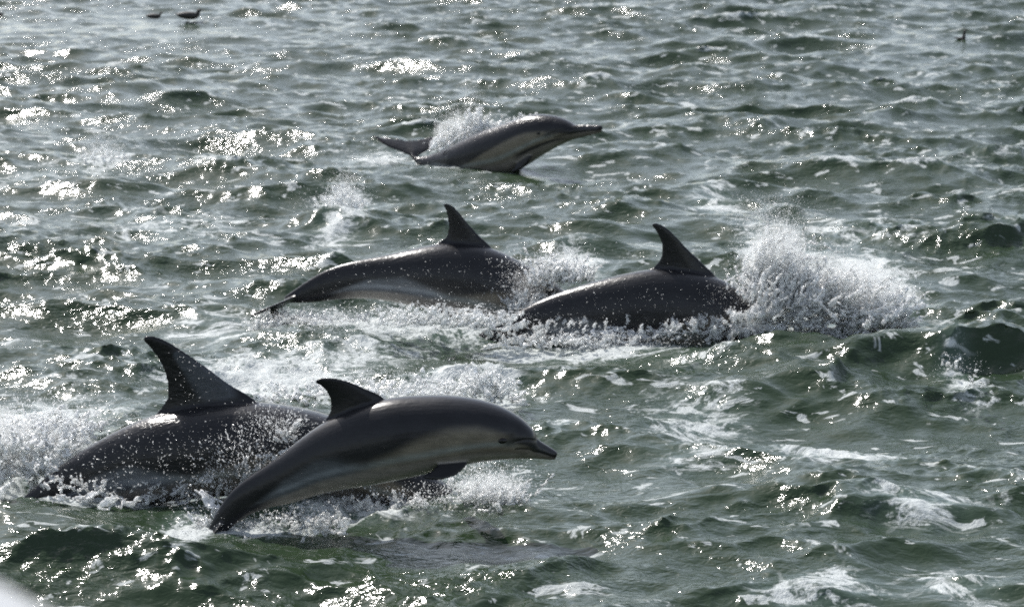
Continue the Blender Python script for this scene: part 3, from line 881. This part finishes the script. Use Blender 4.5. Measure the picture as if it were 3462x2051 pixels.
def beads(P, r, stretch, base=OCT, faces=OCF):
    """many little drops: P (n,3), r (n), stretch (n,3) vector to draw the drop out along"""
    n = len(P); k = len(base)
    sl = np.linalg.norm(stretch, axis=1); dn = stretch / np.maximum(sl, 1e-6)[:, None]
    V = base[None] * r[:, None, None]
    q = np.einsum('nki,ni->nk', V, dn)
    V = V + q[..., None] * dn[:, None, :] * sl[:, None, None]
    V = (V + P[:, None]).reshape(-1, 3)
    F = (faces[None] + (np.arange(n) * k)[:, None, None]).reshape(-1, 3)
    return V, F

def torn_sheet(b, d, wv, hh, seed):
    """one ragged, holed sheet of flung water as a thin closed shell"""
    nu, nv = 24, 28
    u, v = np.meshgrid(np.linspace(0, 1, nu), np.linspace(0, 1, nv))
    ox, oy = seed * 1.37 % 9, seed * 2.11 % 9
    n1 = samp(nzM, 9.0, ox + u * np.linalg.norm(wv) * 6, oy + v * hh * .8)
    n2 = samp(nzF, 3.1, ox + u * np.linalg.norm(wv) * 2.2, oy + v * hh * 1.4)
    bow = np.sin(u * np.pi) * .25 * hh
    P = b + (u - .5)[..., None] * wv * (1 + .5 * v[..., None]) + d * (v * (1 + .16 * n1))[..., None]
    P = P + np.array([0, 1.0, 0]) * (bow * v + .02 * n1 * v)[..., None] + np.array([0, 0, -.32 * hh]) * (v * v)[..., None]
    P = P + np.cross(d / np.linalg.norm(d), wv / np.linalg.norm(wv)) * (.012 * n2)[..., None]
    keep = (v < .45 + .28 * n1) & (n2 > -1.05 + 1.5 * v ** 1.5) & (np.abs(u - .5) < .5 - .06 * np.abs(n1))
    kf = keep[:-1, :-1] & keep[1:, :-1] & keep[:-1, 1:] & keep[1:, 1:]
    if not kf.any(): return None
    idx = np.arange(nu * nv).reshape(nv, nu)
    Q = np.stack([idx[:-1, :-1], idx[:-1, 1:], idx[1:, 1:], idx[1:, :-1]], -1)[kf]
    th = (.0035 * (1 - .6 * v) + .001).reshape(-1, 1)
    nn = np.cross(np.gradient(P, axis=1), np.gradient(P, axis=0)); nn /= np.maximum(np.linalg.norm(nn, axis=2, keepdims=True), 1e-9)
    A = P.reshape(-1, 3); n_ = nn.reshape(-1, 3); N0 = len(A)
    F = [Q, Q[:, ::-1] + N0]
    ed = {}
    for q in Q:
        for i in range(4):
            e = (int(q[i]), int(q[(i + 1) % 4])); r = (e[1], e[0])
            if r in ed: del ed[r]
            else: ed[e] = 1
    F.append(np.array([(e[1], e[0], e[0] + N0, e[1] + N0) for e in ed]))
    F = np.concatenate(F); V = np.concatenate([A + n_ * th, A - n_ * th])
    used = np.unique(F); mp = np.zeros(len(V), int); mp[used] = np.arange(len(used))
    return V[used], mp[F]

TET = np.array([(1, 1, 1), (1, -1, -1), (-1, 1, -1), (-1, -1, 1)], float) / 3 ** .5 * 1.25
TEF = np.array([(0, 1, 2), (0, 3, 1), (0, 2, 3), (1, 3, 2)])
TRI = [0]
def splash(label, wref, jets=(), drops=(), voxel=.0085, blob=.66, mat=None, sheets=(), mist=()):
    """jets: (x0, y0, x1, y1, n, height m, lean, spread, radius m, depth spread m) from a base line in pixels at the depth of wref
       drops: (cx, cy, rx, ry, n, rmin, rmax, depth offset, depth spread) in pixels"""
    y0 = on_water(*wref)[1]
    parts = []; tot = 0
    balls_p, balls_r = [], []; DP, DR, DS = [], [], []
    for (ax, ay, bx, by, n, hgt, lean, spr, rad, dz) in jets:
        for i in range(n):
            t = rng.random()
            yy = y0 + rng.normal() * dz
            b = at_depth(ax + (bx - ax) * t, ay + (by - ay) * t + rng.normal() * 9, y0) + np.array([0, yy - y0, 0])
            hh = hgt * (0.25 + 0.75 * rng.random() ** 1.3) * (0.45 + 0.55 * math.sin(math.pi * min(max(t, .08), .92)))
            d = np.array([lean + rng.normal() * spr, rng.normal() * spr * .6, 1.0]) * hh
            r0 = rad * (.55 + .9 * rng.random())
            m = int(10 + hh / .0075)
            wob = rng.normal(size=3) * .12 * hh; ph = rng.random() * 6
            for j in range(m):
                q = j / (m - 1)
                if q > .55 and rng.random() < (q - .55) * .8: continue
                p = b + d * q + np.array([0, 0, -.35 * hh * q * q]) + wob * math.sin(q * 5 + ph) * q + rng.normal(size=3) * r0 * .28
                balls_p.append(p); balls_r.append(r0 * (1 - .72 * q) * (.75 + .4 * rng.random()))
            # drops torn off its end
            e = b + d * (.75 + .6 * rng.random()) + np.array([0, 0, -.35 * hh])
            c = 7
            DP.append(e + rng.normal(size=(c, 3)) * .16 * hh); DR.append(.0012 + .0045 * rng.random(c) ** 2.2); DS.append(np.tile(d / hh * .5, (c, 1)) * rng.random((c, 1)))
    for (cx, cy, rx, ry, n, r0, r1, off, dz) in drops:
        n = int(n * 2.0); r0 *= .75; r1 *= .68
        g = rng.normal(size=(n, 2)) * .55
        P = at_depth(cx + rx * g[:, 0], cy + ry * g[:, 1], np.full(n, y0 + off)) + np.stack([0 * g[:, 0], rng.normal(size=n) * dz, 0 * g[:, 0]], 1)
        DP.append(P); DR.append(r0 + (r1 - r0) * rng.random(n) ** 3.2); foot = at_depth(cx, cy + ry * 1.3, y0 + off); rd = P - foot; rd /= np.maximum(np.linalg.norm(rd, axis=1, keepdims=True), 1e-6)
        DS.append((rd + rng.normal(size=(n, 3)) * .35) * (rng.random((n, 1)) ** 2 * 3.0))
    e = bpy.data.objects.new('splash', None); COL.objects.link(e); e.location = on_water(*wref); e.empty_display_size = .1
    org = np.array(e.location)
    tag(e, label, 'splash', kind='stuff')
    if balls_p:
        P = np.array(balls_p); r = np.maximum(np.array(balls_r) * blob, voxel * .8)
        V, F = beads(P, r, np.zeros_like(P), ICO, ICF)
        sh = Shell(); sh.v = V.tolist(); sh.f = F.tolist(); sh.n = len(V)
        V, F, E = remesh(sh, voxel); V = relax(V, E, 4)
        V = V + np.stack([samp(nzF, .5, V[:, 0] + V[:, 1], V[:, 2] + 1.7), samp(nzF, .5, V[:, 2], V[:, 0] + V[:, 1]), samp(nzF, .5, V[:, 0] - V[:, 2], V[:, 1])], 1) * .0035
        o = obj('froth', mesh_np('froth', V - org, F), mat or M_SPRAY, e); o['kind'] = 'stuff'; tot += len(F) * 2
    if mist:
        sh = Shell(); ph = np.linspace(0, 2 * np.pi, 28, endpoint=False)
        for (cx, cy, rx, ry, off, dy) in mist:
            c = at_depth(cx, cy, y0 + off); sc = (y0 + off) / FPX
            R = []
            for th in np.linspace(.06, math.pi - .06, 18):
                q = np.stack([np.sin(th) * np.cos(ph), np.sin(th) * np.sin(ph), np.full_like(ph, np.cos(th))], 1)
                w = 1 + .20 * samp(nzM, 9.0, cx * .01 + q[:, 0] * .5 + q[:, 1] * .3, cy * .01 + q[:, 2] * .5 + q[:, 1] * .2)
                R.append(c + q * w[:, None] * np.array([rx * sc, dy, ry * sc]))
            sh.rings(np.array(R))
        V, F, E = remesh(sh, .02); V = relax(V, E, 2)
        o = obj('mist', mesh_np('mist', V - org, F), M_MIST, e); o['kind'] = 'stuff'; tot += len(F) * 2
    SV, SF, sn = [], [], 0
    for (ax, ay, bx, by, n, hgt, lean, spr, wid, dz) in sheets:
        for i in range(n):
            q = (i + .2 + .6 * rng.random()) / n
            b = at_depth(ax + (bx - ax) * q, ay + (by - ay) * q, y0) + np.array([0, rng.normal() * dz, -.02])
            hh = hgt * (.5 + .7 * rng.random())
            d = np.array([lean + rng.normal() * spr, rng.normal() * spr * .5, 1.0]) * hh
            an = rng.normal() * .5
            r = torn_sheet(b, d, np.array([math.cos(an), math.sin(an), rng.normal() * .15]) * wid * (.6 + .8 * rng.random()), hh, rng.random() * 50)
            if r is None: continue
            SV.append(r[0]); SF.append(r[1] + sn); sn += len(r[0])
    if SV:
        V, F = np.concatenate(SV), np.concatenate(SF)
        o = obj('sheets', mesh_np('sheets', V - org, F), M_SHEET, e); o['kind'] = 'stuff'; tot += len(F) * 2
    if DP:
        P = np.concatenate(DP); r = np.concatenate(DR); s = np.concatenate(DS)
        k = r < .0024
        V, F = beads(P[k], r[k], s[k], TET, TEF)
        V2, F2 = beads(P[~k], r[~k], s[~k]); F2 = F2 + len(V); V = np.concatenate([V, V2]); F = np.concatenate([F, F2])
        o = obj('droplets', mesh_np('droplets', V - org, F), M_DROP, e); o['kind'] = 'stuff'; tot += len(F)
    TRI[0] += tot
    print('splash', label[:40], tot)

splash('tall white burst of spray where the diving dolphin goes under', (2500, 1150),
    jets=[(2490, 1000, 2660, 1000, 60, .58, .14, .14, .013, .09), (2520, 1010, 2760, 1010, 50, .58, .3, .2, .012, .12), (2560, 1050, 3040, 1060, 90, .20, .35, .45, .017, .16), (2600, 1020, 2950, 980, 90, .28, .5, .5, .014, .18), (2560, 1125, 3100, 1100, 90, .09, .4, .5, .014, .1), (2560, 1085, 3080, 1075, 60, .07, .6, .5, .016, .12)],
    drops=[(2630, 850, 110, 120, 3200, .0012, .005, .1, .12), (2800, 960, 210, 100, 2800, .0012, .0055, .1, .15), (2640, 860, 130, 120, 5000, .0008, .0016, .05, .12), (2820, 960, 220, 90, 5000, .0008, .0016, .05, .15), (2580, 720, 130, 60, 900, .001, .0035, .1, .15), (2950, 1000, 150, 70, 1200, .0012, .005, .05, .15), (2440, 1030, 90, 70, 500, .001, .004, -.12, .06)],
    sheets=[(2500, 1010, 2720, 1010, 24, .50, .15, .12, .22, .08), (2560, 1040, 3040, 1040, 40, .26, .45, .3, .26, .12), (2560, 1130, 3090, 1105, 22, .12, .5, .3, .26, .1), (2540, 1080, 3060, 1080, 16, .12, .6, .3, .25, .08), (2480, 1060, 2640, 1000, 10, .10, .3, .4, .16, .05)],
    mist=[(2620, 880, 110, 140, .05, .16), (2800, 970, 200, 90, .05, .2), (2950, 1000, 130, 60, .05, .18), (2640, 1000, 130, 70, .0, .15)])
splash('spiky crown of white water between the two diving dolphins', (1760, 1100),
    jets=[(1715, 1045, 1840, 1035, 70, .24, .0, .35, .012, .05), (1780, 940, 1980, 940, 60, .20, .05, .3, .013, .08), (1850, 900, 2010, 945, 40, .16, .2, .3, .013, .08)],
    drops=[(1780, 950, 110, 90, 1300, .001, .005, 0, .1), (1900, 890, 130, 60, 700, .001, .0045, .25, .12)],
    sheets=[(1715, 1050, 1850, 1035, 9, .22, .0, .35, .14, .05), (1780, 950, 1990, 945, 9, .20, .1, .25, .2, .08)],
    mist=[(1780, 980, 70, 60, 0, .08), (1900, 910, 110, 50, .2, .12)])
splash('line of low froth along the flanks of the two diving dolphins', (2000, 1175),
    jets=[(2470, 1085, 2640, 1060, 60, .15, .3, .4, .010, .05), (2380, 1145, 2650, 1120, 120, .09, .3, .5, .010, .05), (1280, 1075, 1740, 1090, 110, .10, .2, .5, .013, .10), (1700, 1110, 2420, 1110, 40, .06, .2, .5, .012, .06), (1640, 1140, 2150, 1170, 110, .07, .2, .8, .009, .08), (2100, 1160, 2500, 1070, 90, .07, .2, .8, .008, .06)],
    drops=[(1500, 1070, 260, 30, 1500, .0012, .005, .1, .15), (2100, 1150, 360, 36, 1800, .0012, .005, -.05, .1), (1400, 920, 340, 110, 120, .001, .0032, -.15, .1), (2150, 1000, 330, 110, 140, .001, .0032, -.15, .1), (1120, 1085, 240, 40, 1500, .0012, .0045, 0, .15)], mat=M_CLEAR,
    sheets=[(1300, 1085, 1740, 1095, 12, .10, .3, .4, .2, .08), (1660, 1165, 2480, 1100, 18, .07, .3, .5, .2, .06)])
splash('white wake kicked up under the tail flukes of the tall finned dolphin', (940, 1098),
    jets=[(860, 1102, 1100, 1095, 110, .09, .1, .6, .009, .10), (1000, 1090, 1300, 1085, 70, .07, .2, .6, .009, .12)],
    drops=[(980, 1075, 120, 26, 700, .0012, .0045, 0, .1)], mat=M_CLEAR,
    sheets=[(860, 1108, 1280, 1095, 14, .09, .2, .5, .2, .08)])
splash('broad boil of white water behind the tail of the big glistening dolphin', (150, 1640),
    jets=[(-80, 1600, 260, 1560, 110, .22, .0, .45, .016, .2), (-60, 1500, 330, 1470, 80, .17, .0, .45, .015, .2), (100, 1640, 420, 1655, 70, .05, .0, .5, .012, .06)],
    drops=[(110, 1470, 190, 120, 2600, .0012, .006, .1, .2), (330, 1430, 160, 60, 600, .001, .004, .1, .2)],
    sheets=[(-80, 1600, 280, 1560, 28, .22, .0, .4, .22, .15), (-60, 1480, 330, 1470, 12, .16, .0, .4, .24, .15)],
    mist=[(60, 1500, 170, 110, .1, .25), (220, 1540, 120, 80, .1, .2), (-60, 1560, 120, 80, .1, .2)])
splash('sparkling drops and ribbons of water over the flank of the big glistening dolphin', (760, 1720),
    jets=[(560, 1650, 900, 1600, 36, .16, .45, .5, .006, .04), (820, 1560, 1000, 1440, 26, .14, .6, .5, .005, .04), (150, 1640, 700, 1670, 60, .07, .1, .8, .007, .07), (700, 1690, 900, 1560, 30, .12, .4, .6, .006, .04)],
    drops=[(830, 1530, 180, 110, 520, .001, .0055, -.15, .06), (480, 1540, 260, 100, 180, .001, .0042, -.28, .05), (640, 1290, 120, 110, 40, .001, .003, -.12, .06), (930, 1430, 100, 60, 500, .001, .0045, -.1, .05)], voxel=.0065, mat=M_CLEAR,
    sheets=[(600, 1660, 1000, 1470, 12, .12, .5, .5, .12, .04), (170, 1660, 650, 1690, 12, .06, .2, .6, .2, .05)])
splash('splash streaming round the tail of the leaping young dolphin', (760, 1772),
    jets=[(560, 1830, 860, 1800, 90, .12, .0, .5, .010, .1), (830, 1790, 1150, 1760, 70, .09, .3, .5, .009, .1)],
    drops=[(690, 1760, 120, 70, 800, .001, .005, .12, .1), (900, 1760, 200, 50, 900, .001, .0045, 0, .15), (640, 1830, 120, 50, 600, .001, .005, -.1, .12), (770, 1610, 120, 80, 400, .001, .0045, .2, .08)], voxel=.007, mat=M_CLEAR,
    sheets=[(580, 1840, 880, 1800, 10, .13, .0, .5, .16, .1), (840, 1800, 1150, 1760, 9, .11, .3, .4, .2, .1), (700, 1780, 780, 1690, 5, .13, -.4, .4, .1, .05)])
splash('churned white water under the chin and flipper of the leaping young dolphin', (1600, 1715),
    jets=[(1520, 1715, 1750, 1700, 130, .17, .25, .4, .012, .1), (1300, 1740, 1560, 1740, 40, .05, .0, .5, .010, .05), (1120, 1715, 1470, 1700, 130, .14, .1, .5, .010, .10)],
    drops=[(1650, 1640, 120, 60, 1600, .001, .005, 0, .1), (1470, 1680, 110, 50, 300, .001, .0045, -.2, .06), (1280, 1680, 180, 40, 900, .001, .0045, 0, .12), (1600, 1580, 60, 40, 200, .001, .004, 0, .08)], mat=M_CLEAR,
    sheets=[(1530, 1720, 1760, 1700, 11, .18, .3, .3, .16, .08), (1150, 1730, 1420, 1710, 8, .11, .1, .4, .2, .1)],
    mist=[(1650, 1660, 110, 55, .05, .12)])
splash('ridge of tumbling foam beyond the back of the leaping young dolphin', (1300, 1345),
    jets=[(860, 1350, 1760, 1330, 190, .09, .1, .6, .015, .18), (1560, 1300, 1700, 1310, 40, .13, .1, .4, .012, .08)],
    drops=[(1300, 1300, 380, 45, 1900, .0012, .005, 0, .25), (1620, 1270, 90, 45, 500, .001, .0045, 0, .1), (900, 1260, 350, 60, 1200, .0012, .0045, .3, .3)],
    sheets=[(880, 1360, 1760, 1330, 22, .10, .1, .5, .26, .15), (1570, 1310, 1680, 1310, 4, .16, .1, .3, .14, .05)])
splash('sheet of water lifting off the back of the far long beaked dolphin', (1560, 545),
    jets=[(1450, 505, 1640, 440, 100, .26, .35, .25, .013, .12), (1560, 440, 1640, 430, 40, .34, .1, .15, .010, .08), (1520, 470, 1810, 400, 130, .06, .2, .4, .011, .1), (1380, 560, 1800, 575, 60, .06, .1, .5, .014, .1)],
    drops=[(1540, 420, 70, 60, 1200, .0015, .006, .1, .12), (1590, 340, 45, 60, 400, .0015, .005, .1, .12), (1300, 540, 120, 25, 500, .0015, .006, .2, .2), (1500, 560, 200, 30, 500, .0015, .006, 0, .2)], voxel=.0105,
    sheets=[(1460, 510, 1640, 440, 9, .24, .35, .2, .2, .1), (1570, 440, 1640, 430, 4, .34, .1, .1, .12, .06)],
    mist=[(1530, 440, 70, 50, .1, .12)])
splash('small puff of spray on the open water past the tall finned dolphin', (1180, 700),
    jets=[(1120, 700, 1230, 720, 60, .24, -.1, .25, .012, .12), (1060, 690, 1260, 730, 60, .09, .0, .5, .014, .2)],
    drops=[(1170, 640, 55, 65, 1200, .0015, .0055, 0, .15), (1130, 700, 120, 50, 600, .0015, .0055, 0, .2)], voxel=.0105,
    sheets=[(1120, 705, 1240, 720, 6, .22, -.1, .25, .16, .1)])
splash('faint far puff of spray in the glitter behind the dolphins', (350, 545),
    jets=[(280, 545, 440, 545, 60, .16, -.1, .35, .014, .2)],
    drops=[(340, 500, 80, 40, 900, .0018, .006, 0, .2)], voxel=.011)
splash('breaking froth on the crest of the dark green swell', (3240, 1330),
    jets=[(3170, 1215, 3330, 1300, 22, .035, .0, .6, .009, .15)],
    drops=[(3240, 1250, 100, 45, 160, .0012, .004, 0, .15)], mat=M_CLEAR)
print('spray triangles', TRI[0])
